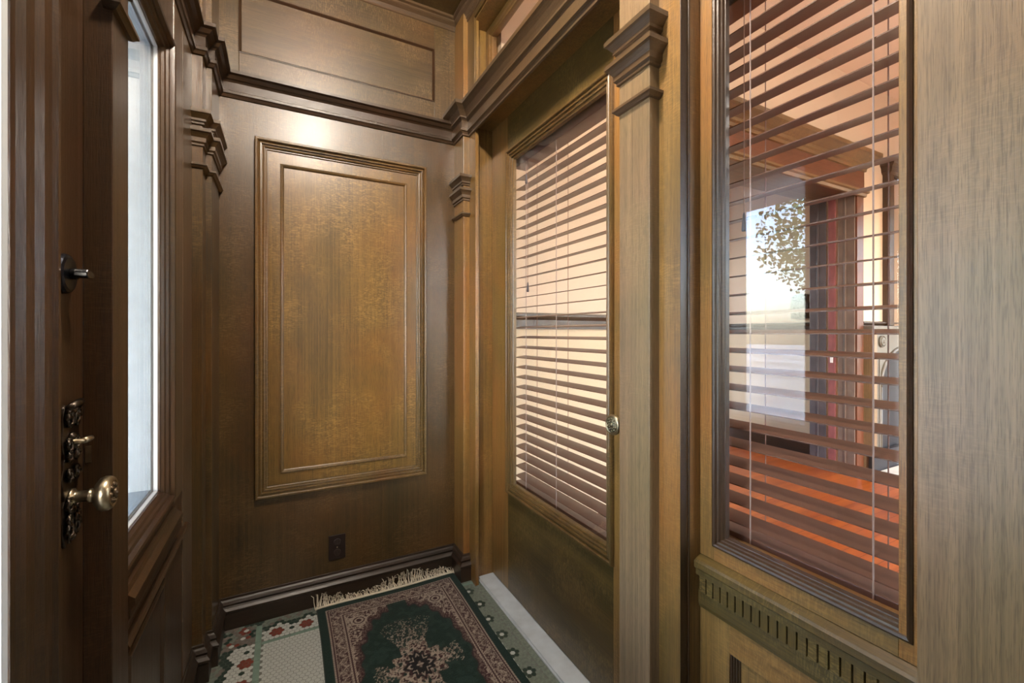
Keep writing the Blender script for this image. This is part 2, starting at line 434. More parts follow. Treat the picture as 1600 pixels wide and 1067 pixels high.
# lock plate
def outline(cy, cz, hw, hh, n=90):
    pts = []
    for k in range(n):
        t = k/n
        a = 2*PI*t
        y, z = math.cos(a), math.sin(a)
        s = max(abs(y), abs(z)); y, z = y/s, z/s
        w = 1+.16*math.cos(z*PI*3.2)+.05*math.cos(z*PI*9)
        if abs(z) > .8: w *= 1.18
        pts.append((cy+y*hw*w, cz+z*hh*(1+.05*math.cos(y*PI*3))))
    return pts
PY, PZ = 1.004, 1.040
b = B(); b.prism(outline(PY, PZ, .030, .112), 'x', DX, DX+.005)
lp = obj('lock_plate', b, M_IRON, d1, bevel=.0015)
b = B()
for zc, s in ((.095, 1), (.105, .7), (.05, .8), (-.05, .9), (-.092, 1), (.0, .7), (.032, .6), (-.075, .7)):
    for sg in (-1, 1):
        pts = [(DX+.008, PY+sg*(.008+.012*s*(1-t*.5)*math.cos(t*9)+.006), PZ+zc+.016*s*(1-t*.5)*math.sin(t*9)) for t in [i/14 for i in range(15)]]
        b.tube(pts, [.0042*(1-.5*i/14) for i in range(15)], 6)
for zc in (.108, .065, -.035, -.105, -.06): b.ball((DX+.006, PY, PZ+zc), .008, (.8, 1.1, .9))
b.tube([(DX+.006, PY-.02, PZ+.112), (DX+.014, PY-.01, PZ+.12), (DX+.014, PY+.01, PZ+.122), (DX+.006, PY+.022, PZ+.112)], .006, 8)
obj('scrollwork', b, M_IRON, lp, smooth=True)
b = B()
b.lathe((DX+.004, PY, 1.0), (1, 0, 0), [(a*.74, r*.96) for a, r in [(0, .016), (.006, .016), (.008, .011), (.012, .0105), (.030, .0095), (.033, .012), (.037, .012), (.039, .010), (.042, .0135), (.046, .021), (.052, .028), (.060, .031), (.068, .0305), (.074, .028), (.077, .025), (.0775, .0225), (.076, .021)]], 32)
kn = obj('door_knob', b, M_BRASS, d1, smooth=True)
b = B(); KX = DX+.0605
b.lathe((KX, PY, 1.0), (1, 0, 0), [(0, .008), (.004, .008), (.006, .005), (.007, .002)], 16)
for k in range(8):
    a = 2*PI*k/8
    b.ball((KX-.001, PY+.0145*math.cos(a), 1.0+.0145*math.sin(a)), .0048, (.9, 1, 1), 8, 6)
    b.ball((KX-.003, PY+.0205*math.cos(a+.39), 1.0+.0205*math.sin(a+.39)), .0035, (1, 1, 1), 8, 6)
obj('knob_rosette', b, plain('tarnished_bronze', (.16, .12, .08), .4, 1.0), kn, smooth=True)
b = B(); b.lathe((DX+.004, PY-.004, 1.096), (1, 0, 0), [(0, .006), (.004, .006), (.006, .004), (.02, .004)], 14)
b.tube([(DX+.022, PY-.004, 1.096), (DX+.024, PY+.010, 1.096), (DX+.024, PY+.024, 1.095)], [.005, .0055, .004], 10)
obj('night_latch', b, M_BRASS, d1, smooth=True)
TY, TZ = .985, 1.378
b = B(); b.lathe((DX, TY, TZ), (1, 0, 0), [(0, .0335), (.005, .0335), (.009, .031), (.011, .027), (.0115, .002)], 36)
tt = obj('deadbolt_rose', b, M_BLACKMETAL, d1, smooth=False, bevel=.0008)
b = B(); b.lathe((DX+.011, TY, TZ), (1, 0, 0), [(0, .009), (.008, .009), (.010, .007)], 18)
b.prism([(TY-.016, TZ+.003), (TY-.012, TZ+.008), (TY+.010, TZ+.005), (TY+.018, TZ-.001), (TY+.010, TZ-.006), (TY-.012, TZ-.007), (TY-.016, TZ-.004)], 'x', DX+.018, DX+.036)
obj('thumb_turn', b, plain('black_thumb_turn', (.012, .012, .013), .25, .6), tt, bevel=.002)
b = B(); b.box(DX+.003, DX+.011, 1.0710, 1.0735, 1.042, 1.072); obj('strike_plate', b, M_BRASS, d1)

# ------------------------------------------------------------------ vestibule: right wall
RX = .867
b = B()
b.box(RX, .885, 2.035, 2.26, -.05, 3.4); b.box(.885, 1.02, 2.09, 2.26, -.05, 3.4)
b.box(RX, 1.02, .755, .938, -.05, 3.4)
b.box(RX, 1.02, .938, 2.09, 2.345, 2.45)
b.box(RX, 1.02, .938, 2.09, 2.862, 3.4)
b.box(.942, 1.02, .28, .755, -.05, .76)
b.box(.942, 1.02, .28, .755, 2.16, 3.4)
b.box(RX, 1.02, -1.25, .28, -.05, 3.4)
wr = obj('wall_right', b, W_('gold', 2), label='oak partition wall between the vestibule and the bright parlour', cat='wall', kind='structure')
b = B(); b.box(.858, .868, 2.03, 2.25, 2.44, 2.95); b.box(.858, .868, .94, 2.03, 2.87, 2.95); obj('frieze_board', b, W_('oak', 2), wr, bevel=.001)
b = B(); b.box(RX-.0005, RX+.02, .938, 2.089, 2.342, 2.4485); obj('door_head', b, W_('red', 1), wr, bevel=.0015)
# stepped bead on the reveal beside the sidelight
b = B(); b.box(.893, .899, .7515, .756, 0, 2.9); b.box(RX, .89, .7535, .756, 0, 2.9); obj('reveal_bead', b, W_('dark', 2), wr, bevel=.001)
# dado below the sidelight
b = B(); b.sweep([(.942, .7545), (.942, .28)], [(0, .588), (.007, .590), (.010, .600), (.010, .632), (.008, .634)], cap=True)
b.sweep([(.942, .7545), (.942, .28)], [(.006, .672), (.020, .674), (.020, .688), (.026, .694), (.026, .708), (.022, .713), (0, .722)])
obj('dado_cap', b, W_('olive', 1), wr)
b = B()
y = .745
while y > .30:
    b.box(.925, .942, y-.0165, y, .633, .673); y -= .0195
b.box(.934, .942, .29, .754, .633, .673)
obj('dentil_band', b, W_('olive', 2), wr, bevel=.001)
b = B(); b.box(.938, .95, .28, .34, .134, .59); b.box(.938, .95, .672, .7545, .134, .59); obj('dado_stile', b, W_('gold', 2), wr, bevel=.001)
b = B(); b.box(.938, .95, .34, .672, .52, .59); b.box(.938, .95, .34, .672, .134, .2); obj('dado_rail', b, W_('gold', 1), wr, bevel=.001)
b = B()
for k in range(4): b.box(.9385, .95, .671-.007*k-.0052, .671-.007*k, .2, .519)
obj('dado_reeding', b, W_('dark', 2), wr, bevel=.0015)

# door 2 (glazed inner door)
IX = .985
d2 = empty('door_2', (IX, 1.545, 0), 'tall oak inner door with one large glass pane and brass knob', 'door', 'structure')
b = B(); b.box(IX, 1.03, .941, 1.135, .018, 2.372); b.box(IX, 1.03, 1.905, 2.087, .018, 2.372); obj('door_stile', b, W_('gold', 2), d2, bevel=.0015)
b = B(); b.box(IX, 1.03, 1.135, 1.905, .018, .503); b.box(IX, 1.03, 1.135, 1.905, 2.165, 2.372); obj('door_rail', b, W_('olive', 1), d2, bevel=.0008)
b = B(); b.ring('x', IX, -1, 1.13, 1.912, .497, 2.172, [(0, 0), (0, .009), (.003, .014), (.010, .014), (.0125, .012), (.013, .004), (.018, .0055), (.023, .009), (.027, .008), (.0275, .001), (.032, .001), (.036, .003), (.040, .001), (.0405, -.005), (.046, -.005), (.05, -.008), (.052, -.022)])
obj('glass_moulding', b, W_('oak', 2), d2)
b = B(); b.box(1.002, 1.006, 1.178, 1.864, .545, 2.124); obj('glass', b, M_GLASS, d2)
KY, KZ = 1.078, .987
b = B(); b.lathe((IX, KY, KZ), (-1, 0, 0), [(0, .017), (.004, .017), (.006, .011), (.026, .009), (.030, .013), (.036, .024), (.044, .032), (.050, .0335), (.055, .032), (.058, .028), (.0575, .025), (.056, .024)], 32)
kn2 = obj('door_knob', b, M_BRASS, d2, smooth=True)
b = B(); KX = IX-.056
b.lathe((KX, KY, KZ), (-1, 0, 0), [(0, .0235), (.001, .0235), (.0015, .0)], 28)
b.lathe((KX, KY, KZ), (-1, 0, 0), [(0, .007), (.004, .007), (.006, .003)], 16)
for k in range(10):
    a = 2*PI*k/10
    b.ball((KX-.001, KY+.0125*math.cos(a), KZ+.0125*math.sin(a)), .0032, (1, 1, 1), 8, 6)
    b.ball((KX-.001, KY+.0195*math.cos(a+.3), KZ+.0195*math.sin(a+.3)), .0036, (1, 1, 1), 8, 6)
obj('knob_rosette', b, plain('pale_brass_relief', (.22, .20, .14), .45, 1.0), kn2, smooth=True)
b = B(); b.box(IX-.003, IX+.002, 1.048, 1.066, .86, .94); b.ball((IX-.004, 1.057, .91), .005); obj('keyhole_plate', b, M_BRASS, d2, bevel=.002)

# window 2 (sidelight on the right)
w2 = empty('window_2', (.942, .52, .76), 'oak sidelight window onto the parlour right of the inner door', 'window', 'structure')
b = B(); b.box(.938, .985, .7135, .7548, .722, 2.3); b.box(.938, .985, .2805, .352, .722, 2.3); obj('sash_stile', b, W_('gold', 2), w2, bevel=.0012)
b = B(); b.box(.938, .985, .352, .7135, .722, .762); b.box(.938, .985, .352, .7135, 2.155, 2.3); obj('sash_rail', b, W_('gold', 1), w2, bevel=.0008)
b = B(); b.ring('x', .938, -1, .332, .718, .756, 2.16, [(0, 0), (0, .003), (.004, .005), (.008, .003), (.010, -.002), (.014, -.003), (.016, -.009), (.019, -.011), (.021, -.017), (.023, -.018), (.024, -.03)])
obj('glass_moulding', b, W_('dark', 2), w2)
b = B(); b.box(.963, .967, .353, .699, .778, 2.14); obj('glass', b, M_GLASS, w2)

# window 3 (transom)
w3 = empty('window_3', (.95, 1.5, 2.45), 'long transom light above the inner door', 'window', 'structure')
b = B(); b.box(.95, .99, .941, 1.05, 2.45, 2.861); b.box(.95, .99, 2.045, 2.0895, 2.45, 2.861); b.box(.95, .99, 1.05, 2.045, 2.45, 2.49); b.box(.95, .99, 1.05, 2.045, 2.82, 2.861)
obj('sash', b, W_('oak', 1), w3, bevel=.0012)
b = B(); b.ring('x', .95, -1, 1.04, 2.055, 2.48, 2.83, [(0, 0), (.0, .004), (.006, .007), (.012, .003), (.016, -.002), (.022, -.006), (.024, -.02)]); obj('glass_moulding', b, W_('oak', 1), w3)
b = B(); b.box(.968, .972, 1.062, 2.033, 2.502, 2.808); obj('glass', b, M_GLASS, w3)

# ------------------------------------------------------------------ near wall, ceiling
b = B(); b.box(-.46, 1.02, -1.25, -1.2, -.05, 3.4)
obj('wall_near', b, W_('oak', 2), label='oak end wall behind the viewer', cat='wall', kind='structure')
b = B(); b.box(-.46, 1.02, -1.25, 2.40, ZC, 3.05)
obj('ceiling', b, W_('olive', 1), label='dark oak board ceiling of the vestibule', cat='ceiling', kind='structure')

# ------------------------------------------------------------------ pilasters
def pilaster(name, pts, shaft, label, kind_wood, capw='mould', centre=None):
    c = centre or ((shaft[0]+shaft[1])/2, (shaft[2]+shaft[3])/2)
    e = empty(name, (c[0], c[1], 0), label, 'pilaster', 'structure')
    b = B(); b.box(*shaft, .0, 2.95); obj('shaft', b, W_(kind_wood, 2), e, bevel=.0015)
    b = B()
    for pr in CAPITAL: b.sweep(pts, pr)
    obj('capital', b, W_(capw, 1), e)
    return e
pilaster('trim_2', [(.833, 2.249), (.833, 2.115), (.8665, 2.115)], (.833, .868, 2.115, 2.2495), 'far oak pilaster in corner of back wall and inner door', 'gold')
pilaster('trim_3', [(.8665, .935), (.833, .935), (.833, .822), (.8665, .822)], (.833, .868, .822, .935), 'near oak pilaster between inner door and right sidelight window', 'tan')
pilaster('trim_4', [(.8665, .291), (.833, .291), (.833, .16), (.8665, .16)], (.833, .868, .16, .291), 'blurred oak pilaster closest to the viewer at far right', 'tan')
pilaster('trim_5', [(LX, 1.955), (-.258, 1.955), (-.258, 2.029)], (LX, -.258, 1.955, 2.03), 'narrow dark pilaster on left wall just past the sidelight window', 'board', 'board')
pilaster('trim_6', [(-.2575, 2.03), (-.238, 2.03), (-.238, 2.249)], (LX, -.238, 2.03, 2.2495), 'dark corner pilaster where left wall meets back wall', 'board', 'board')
pilaster('trim_7', [(LX, 1.073), (-.28, 1.073), (-.28, 1.167), (LX, 1.167)], (LX-.029, -.28, 1.0725, 1.167), 'dark jamb pilaster between front door and sidelight window', 'dark', 'dark')

# ------------------------------------------------------------------ cornices, crown, baseboards
LEFTP = [(LX, -1.2), (LX, 1.073), (-.28, 1.073), (-.28, 1.167), (LX, 1.167), (LX, 1.955), (-.258, 1.955), (-.258, 2.03), (-.238, 2.03), (-.238, BW)]
RIGHTP = [(.833, BW), (.833, 2.115), (RX, 2.115), (RX, .935), (.833, .935), (.833, .822), (RX, .822), (RX, .291), (.833, .291), (.833, .16), (RX, .16), (RX, -1.2)]
b = B(); b.sweep(LEFTP+[RIGHTP[0]], CORN_S); obj('trim_8', b, W_('dark', 0), label='oak cornice moulding stepping along the left wall and back wall', cat='cornice', kind='structure')
b = B(); b.sweep(RIGHTP, CORN_L); obj('trim_9', b, W_('mould', 1), label='deep oak cornice moulding above the inner door', cat='cornice', kind='structure')
b = B(); b.sweep(LEFTP+[(.858, BW)]+[(.858, -1.2)], CROWN); obj('trim_10', b, W_('mould', 0), label='oak crown moulding around the ceiling edge', cat='crown moulding', kind='structure')
b = B(); b.sweep([(-.238, BW), (.833, BW)], BASE); obj('baseboard_back', b, W_('black', 0), label='dark moulded baseboard along the back wall behind rug', cat='baseboard', kind='structure')
b = B(); b.sweep([(LX, 1.167), (LX, 1.955), (-.258, 1.955), (-.258, 2.03), (-.238, 2.03), (-.238, BW)], BASE); obj('baseboard_left', b, W_('black', 1), label='dark baseboard stepping around the left wall pilasters', cat='baseboard', kind='structure')
b = B(); b.sweep([(.833, BW), (.833, 2.115), (.868, 2.115)], BASE)
b.sweep([(RX, .935), (.833, .935), (.833, .822), (RX, .822), (RX, .757)], BASE); b.sweep([(.942, .7545), (.942, .292)], BASE); b.sweep([(.833, .29), (.833, .16), (RX, .16), (RX, -1.2)], BASE)
obj('baseboard_right', b, W_('black', 1), label='dark baseboard blocks at the foot of the right wall pilasters', cat='baseboard', kind='structure')

# ------------------------------------------------------------------ venetian blinds
def blind(loc, y0, y1, z0, z1, pitch, label, xs, cords_y, tassels):
    e = empty('venetian_blind', loc, label, 'blind')
    b = B(); b.box(xs-.006, xs+.062, y0, y1, z1, z1+.05); obj('head_rail', b, M_SLAT, e, bevel=.002)
    n = int((z1-z0-.02)/pitch)
    def slat_bm(z):
        bb = B(); bm = bb.bm; k = 5; top, bot = [], []
        for i in range(k+1):
            t = i/k; x = xs+.055*t; zz = z+.0085*t+.0012*math.sin(PI*t)
            top.append([bm.verts.new((x, yy, zz+.0014)) for yy in (y0, y1)]); bot.append([bm.verts.new((x, yy, zz-.0014)) for yy in (y0, y1)])
        for i in range(k):
            bm.faces.new((top[i][0], top[i+1][0], top[i+1][1], top[i][1])); bm.faces.new((bot[i][0], bot[i][1], bot[i+1][1], bot[i+1][0]))
            bm.faces.new((top[i][0], bot[i][0], bot[i+1][0], top[i+1][0])); bm.faces.new((top[i][1], top[i+1][1], bot[i+1][1], bot[i][1]))
        bm.faces.new((top[0][0], top[0][1], bot[0][1], bot[0][0])); bm.faces.new((top[k][0], bot[k][0], bot[k][1], top[k][1]))
        return bb
    first = obj('slat', slat_bm(z0+.045), M_SLAT, e)
    for i in range(1, n):
        c = first.copy(); col.objects.link(c); c.parent = e; c.location = (random.uniform(-.001, .001), random.uniform(-.002, .002), i*pitch)
        if c.location.z+z0+.045 > z1-.012: c.location.z -= 0
    b = B(); b.box(xs, xs+.054, y0, y1, z0, z0+.02); obj('bottom_rail', b, M_SLAT, e, bevel=.002)
    for yy in cords_y:
        for dx in (-.003, .0585):
            b = B(); b.tube([(xs+dx, yy, z0+.005), (xs+dx, yy, z1+.01)], .0013 if dx > 0 else .0016, 6)
            obj('ladder_cord', b, M_CORDL if dx < 0 else M_CORD, e)
    for yy, zz in tassels:
        b = B(); b.tube([(xs-.005, yy, zz), (xs-.005, yy, z1+.01)], .0011, 6); lc = obj('pull_cord', b, M_CORD, e)
        b = B(); b.lathe((xs-.005, yy, zz-.045), (0, 0, 1), [(0, .0055), (.004, .0062), (.02, .005), (.04, .0032), (.046, .0022)], 14); obj('tassel', b, M_TASSEL, lc, smooth=True)
    return e
blind((1.07, 1.52, 2.13), 1.145, 1.935, .517, 2.105, .0495, 'brown wooden venetian blind hanging behind the glass of the inner door', 1.042, (1.22, 1.56, 1.82), ((1.80, 1.52), (1.815, 2.04)))
blind((1.07, .52, 2.15), .335, .80, .748, 2.125, .0485, 'brown wooden venetian blind behind the right sidelight window', 1.030, (.679, .425), ((.694, 1.58),))

# ------------------------------------------------------------------ rug
def rug():
    X0, X1, Y0, Y1 = .140, .808, 1.105, 2.192
    step = .0030
    nx = int((X1-X0)/step); ny = int((Y1-Y0)/step)
    cx, cy = (X0+X1)/2, (Y0+Y1)/2; hx, hy = (X1-X0)/2, (Y1-Y0)/2
    GREEN, GREEN2, MAR, CRE, BRN, BLK = (.013, .028, .024), (.018, .037, .032), (.045, .020, .023), (.30, .255, .215), (.115, .083, .072), (.012, .012, .014)
    def lerp(a, b_, t): return tuple(p+(q-p)*t for p, q in zip(a, b_))
    def n3(x, y, s, o=0): return noise.noise(Vector((x*s+o, y*s-o, o*1.3)))
    def colour(x, y):
        u, v = abs(x-cx), abs(y-cy)
        d = min(hx-u, hy-v)
        sp = n3(x, y, 420, 5)*.35+1
        if d < .034: c = GREEN
        elif d < .0395 or .0455 < d < .0510: c = CRE if (int((x+y)/.003) % 4) else BRN
        elif d < .0455: c = MAR
        elif d < .092:
            # running scroll border
            s = (v if hx-u < hy-v else u); t = (d-.0705)/.0215
            w = math.sin(s*2*PI/.052); k = abs(t-.5*w+.5*n3(x, y, 110, 21)); k2 = abs(n3(x, y, 120, 1)+.5*n3(x, y, 240, 2))
            c = CRE if k < .13 or k2 < .07 else (BRN if k < .38 or k2 < .2 else MAR)
            if math.hypot((s % .052)-.026, (d-.0705)) < .008: c = BRN if n3(x, y, 300, 8) > 0 else CRE
        elif d < .0975 or .1035 < d < .109: c = CRE if (int((x-y)/.003) % 4) else BRN
        elif d < .1035: c = MAR
        else:
            # scalloped field
            a = math.atan2(v/.40, u/.205); r = math.hypot(u/.205, v/.40)
            lim = 1+.035*math.cos(a*26)+.02*math.cos(a*13)
            if v > .36 and u < .045: lim = 1.10+.02*math.cos(u*200)
            if r > lim+.11:
                m = n3(x, y, 62, 3)+.55*n3(x, y, 130, 4)
                k = abs(m)
                c = CRE if k < .17 else (BRN if k < .30 else MAR)
                q = math.hypot(u-.175, v-.375)
                if q < .034: c = MAR if q < .011 or .019 < q < .025 else CRE
            elif r > lim+.025: c = BRN if n3(x, y, 160, 6) > 0 else MAR
            elif r > lim: c = lerp(MAR, GREEN, .25)
            else:
                c = GREEN2 if n3(x, y, 40, 9) > .1 else GREEN
                a2 = math.atan2(v, u*1.25); R = math.hypot(u*1.25, v)
                med = .125+.016*math.cos(a2*12)+.012*math.cos(a2*4)
                spray = (abs(math.atan2(u, v)) < .42 and R < .30) or (abs(math.atan2(v, u)) < .35 and R < .215)
                if R < med:
                    rr = R/med
                    if rr > .86: c = BRN if n3(x, y, 170, 2) > -.05 else CRE
                    elif rr > .66: c = CRE if abs(n3(x, y, 85, 12)) < .20 else (MAR if n3(x, y, 40, 3) > -.1 else GREEN)
                    elif rr > .56: c = CRE if math.cos(a2*16) > -.2 else BRN
                    elif rr > .42: c = BLK if n3(x, y, 60, 1) > -.2 else MAR
                    elif rr > .34: c = CRE if math.cos(a2*8) > -.5 else BLK
                    elif rr > .13: c = BLK
                    else: c = CRE if math.cos(a2*4) > 0 else BRN
                elif spray:
                    m = abs(n3(x, y, 75, 15)+.4*n3(x, y, 160, 16))
                    edge = 1-(R-med)/.19
                    if m < .13*max(.25, edge): c = CRE
                    elif m < .20*max(.25, edge): c = BRN
        return tuple(max(0, k*sp) for k in c)
    me = bpy.data.meshes.new('rug_pile')
    vs, fs, cs = [], [], []
    for j in range(ny+1):
        for i in range(nx+1):
            x = X0+(X1-X0)*i/nx; y = Y0+(Y1-Y0)*j/ny
            t = (j/ny)
            xx = x+.003*math.sin(y*7)-.004*(1-t)*(1 if i > nx/2 else -1)
            yy = y+.004*math.sin(x*9)*t
            dd = min(i, nx-i, j, ny-j)
            z = .0068+.0007*noise.noise(Vector((x*300, y*300, 0)))+.0012*noise.noise(Vector((x*9, y*9, 2)))
            if dd == 0: z = .0012
            vs.append((xx-cx, yy-cy, z)); c = colour(x, y); cs.append((*c, 1))
    for j in range(ny):
        for i in range(nx):
            a = j*(nx+1)+i; fs.append((a, a+1, a+nx+2, a+nx+1))
    me.from_pydata(vs, [], fs)
    at = me.color_attributes.new('weave', 'FLOAT_COLOR', 'POINT')
    at.data.foreach_set('color', [k for c in cs for k in c])
    m, nt, N, L, P = new_mat('rug_wool'); P.inputs['Roughness'].default_value = .95; P.inputs['Specular IOR Level'].default_value = .1
    P.inputs['Sheen Weight'].default_value = .15
    va = N.new('ShaderNodeVertexColor'); va.layer_name = 'weave'; L.new(va.outputs['Color'], P.inputs['Base Color'])
    me.materials.append(m)
    root = empty('oriental_rug', (cx, cy, 0), 'small dark green and maroon oriental rug with cream fringe on the tile floor', 'rug')
    o = bpy.data.objects.new('pile', me); col.objects.link(o); o.parent = root
    # fringe curling up against the baseboard
    b = B(); rnd = random.Random(3)
    b.tube([(X0-.004, Y1+.002, .006)]+[(X0+(X1-X0)*k/20, Y1+.003+.004*math.sin((X0+(X1-X0)*k/20)*9), .0075) for k in range(1, 20)]+[(X1+.004, Y1+.002, .006)], .0050, 8)
    nst = 190
    for k in range(nst):
        x = X0-.004+(X1-X0+.008)*(k+rnd.random()*.8)/nst; y = Y1+.003
        ln = rnd.uniform(.046, .075); bend = rnd.uniform(-.022, .022); ybase = 2.2225
        run = min(ln, ybase-y-.004); up = ln-run; zt = rnd.uniform(.006, .016)
        up *= 1+.5*math.sin(x*14)+.3*(x > .72)
        pts = [(x, y, .007), (x+bend*.3, y+run*.5, zt+.004), (x+bend*.7, y+run*.95, .008+up*.35), (x+bend, y+run-.001+rnd.uniform(-.008, .0), .008+up*.8), (x+bend*1.5+rnd.uniform(-.008, .008), y+run-.004-rnd.uniform(0, .016), .008+up*rnd.uniform(.7, 1.05))]
        b.tube(pts, [.0023, .0021, .0019, .0016, .0010], 5)
    fr = obj('fringe', b, plain('cream_fringe', (.66, .60, .48), .9, bump=.2), root, smooth=True, label='cream cotton fringe')
    fr['kind'] = 'stuff'
    b = B()
    for k in range(120):
        x = X0+(X1-X0)*(k+rnd.random()*.8)/120
        b.tube([(x, Y0, .007), (x+rnd.uniform(-.006, .006), Y0-.025, .006), (x+rnd.uniform(-.012, .012), Y0-.05, .002)], [.0016, .0014, .0008], 5)
    fr = obj('fringe', b, fr.data.materials[0], root, smooth=True); fr['kind'] = 'stuff'
rug()

# ------------------------------------------------------------------ parlour behind the partition
PX, PYB, PYT, PZT = 6.8, -2.6, 2.05, 3.6
b = B(); b.box(1.02, PX, PYB, 6.0, -.06, -.004); obj('floor_parlor', b, M_ORANGE, label='glossy orange stained floorboards in the parlour', cat='floor', kind='structure')
b = B(); b.box(1.0, PX+.1, PYB-.1, 6.1, PZT, PZT+.1); obj('ceiling_parlor', b, M_CEILP, label='peach painted parlour ceiling', cat='ceiling', kind='structure')
RAILZ0, RAILZ1 = 1.30, 1.39
OX0, OX1, OZ = 2.3, 4.58, 2.56
def split_wall(name, boxes, label):
    """painted wall: yellow below the chair rail, peach above"""
    b = B()
    for x0, x1, y0, y1, z0, z1 in boxes:
        if z0 < RAILZ0 < z1: b.box(x0, x1, y0, y1, z0, RAILZ0+.04, 1); b.box(x0, x1, y0, y1, RAILZ0+.04, z1, 0)
        else: b.box(x0, x1, y0, y1, z0, z1, 0 if z0 > RAILZ0 else 1)
    return obj(name, b, [M_PEACH, M_YELLOW], label=label, cat='wall', kind='structure')
split_wall('wall_parlor_back', [(1.02, OX0, PYT, 2.40, -.05, PZT), (OX1, PX, PYT, 2.40, -.05, PZT), (OX0, OX1, PYT, 2.40, OZ, PZT)], 'peach parlour wall with wide doorway and dark chair rail')
split_wall('wall_parlor_right', [(PX, PX+.1, PYB, -1.6, -.05, PZT), (PX, PX+.1, .9, 6, -.05, PZT), (PX, PX+.1, -1.6, .9, -.05, .6), (PX, PX+.1, -1.6, .9, 2.8, PZT)], 'far peach parlour wall with large window')
split_wall('wall_parlor_near', [(1.02, 1.8, PYB-.1, PYB, -.05, PZT), (3.2, 4.0, PYB-.1, PYB, -.05, PZT), (5.4, PX, PYB-.1, PYB, -.05, PZT), (1.8, 3.2, PYB-.1, PYB, -.05, .6), (4.0, 5.4, PYB-.1, PYB, -.05, .6), (1.8, 3.2, PYB-.1, PYB, 2.8, PZT), (4.0, 5.4, PYB-.1, PYB, 2.8, PZT)], 'street side parlour wall with two windows')
split_wall('wall_parlor_left', [(1.0, 1.02, PYB, -1.25, -.05, PZT), (1.0, 1.02, 2.40, 6.0, -.05, PZT), (1.0, 1.02, -1.25, 2.4, 3.4, PZT)], 'peach parlour wall beside the vestibule')
split_wall('wall_hall_right', [(4.85, 4.95, 2.40, 6.0, -.05, PZT)], 'peach hall wall seen through the parlour doorway')
split_wall('wall_hall_back', [(1.0, 2.0, 6.0, 6.1, -.05, PZT), (3.9, PX, 6.0, 6.1, -.05, PZT), (2.0, 3.9, 6.0, 6.1, -.05, .7), (2.0, 3.9, 6.0, 6.1, 2.8, PZT)], 'end wall of the hall with an added window')
def win(name, c, label, axis, at, u0, u1, z0, z1):
    e = empty(name, c, label, 'window', 'structure')
    b = B(); b.ring(axis, at, 1, u0, u1, z0, z1, [(0, -.05), (0, .03), (.07, .03), (.07, -.05)]); obj('window_frame', b, W_('red', 2), e)
    um, zm = (u0+u1)/2, (z0+z1)/2; b = B()
    if axis == 'x': b.box(at-.02, at+.02, u0+.05, u1-.05, zm-.025, zm+.025)
    else: b.box(u0+.05, u1-.05, at-.02, at+.02, zm-.025, zm+.025)
    obj('meeting_rail', b, W_('red', 0), e)
    b = B()
    if axis == 'x': b.box(at-.004, at+.004, u0+.05, u1-.05, z0+.05, z1-.05)
    else: b.box(u0+.05, u1-.05, at-.004, at+.004, z0+.05, z1-.05)
    obj('glass', b, M_GLASS, e)
win('window_4', (PX, -.35, .6), 'large parlour window in the far right wall', 'x', PX+.05, -1.6, .9, .6, 2.8)
win('window_5', (2.5, PYB, .6), 'left of two parlour windows on the street side', 'y', PYB-.05, 1.8, 3.2, .6, 2.8)
win('window_6', (4.7, PYB, .6), 'right of two parlour windows on the street side', 'y', PYB-.05, 4.0, 5.4, .6, 2.8)
win('window_7', (2.95, 6, .7), 'unseen window added at the end of the hall to light it', 'y', 6.05, 2.0, 3.9, .7, 2.8)  # unseen, put in so that daylight reaches the hall

RAIL = [(0, RAILZ0), (.012, RAILZ0), (.012, RAILZ0+.05), (.02, RAILZ0+.056), (.035, RAILZ0+.07), (.035, RAILZ0+.082), (0, RAILZ1)]
PBASE = [(0, 0), (.02, 0), (.02, .16), (.012, .18), (.012, .2), (0, .21)]
b = B(); b.sweep([(1.02, PYT), (OX0-.12, PYT)], RAIL); b.sweep([(OX1+.12, PYT), (PX, PYT)], RAIL)
obj('trim_11', b, W_('dark', 0), label='dark chair rail on the parlour wall behind the blinds', cat='chair rail', kind='structure')
b = B(); b.sweep([(4.85, 6.0), (4.85, 2.40)], RAIL); obj('trim_12', b, W_('dark', 1), label='dark chair rail in the hall beyond the doorway', cat='chair rail', kind='structure')
b = B(); b.sweep([(4.85, 6.0), (4.85, 2.40)], PBASE); obj('baseboard_hall', b, W_('dark', 1), label='dark baseboard in the hall beyond the doorway', cat='baseboard', kind='structure')
b = B(); b.sweep([(1.02, PYT), (OX0-.12, PYT)], PBASE); b.sweep([(OX1+.12, PYT), (PX, PYT)], PBASE); obj('baseboard_parlor', b, W_('dark', 0), label='dark baseboard along the parlour wall', cat='baseboard', kind='structure')
# doorway casing
dc = empty('trim_13', (3.44, PYT, 0), 'wide dark wood doorway casing with heavy cornice seen through the blinds', 'door casing', 'structure')
b = B(); b.box(OX1-.002, OX1+.115, PYT-.035, PYT, 0, OZ); b.box(OX0-.115, OX0+.002, PYT-.035, PYT, 0, OZ); obj('casing', b, W_('red', 2), dc, bevel=.004)
b = B(); b.box(OX1-.012, OX1, PYT-.02, 2.165, 0, OZ); b.box(OX0, OX0+.012, PYT-.02, 2.165, 0, OZ)
b.box(OX1-.018, OX1, 2.10, 2.115, 0, OZ); obj('jamb', b, plain('grey_brown_stain', (.17, .125, .10), .35, var=.25, vscale=7), dc, bevel=.003)
b = B(); b.box(OX1-.012, OX1, 2.265, 2.41, 0, OZ); b.box(OX0, OX0+.012, 2.265, 2.41, 0, OZ); b.box(OX1-.018, OX1, 2.33, 2.345, 0, OZ)
obj('rear_jamb', b, plain('slate_stain', (.085, .078, .088), .3, var=.25, vscale=7), dc, bevel=.003)
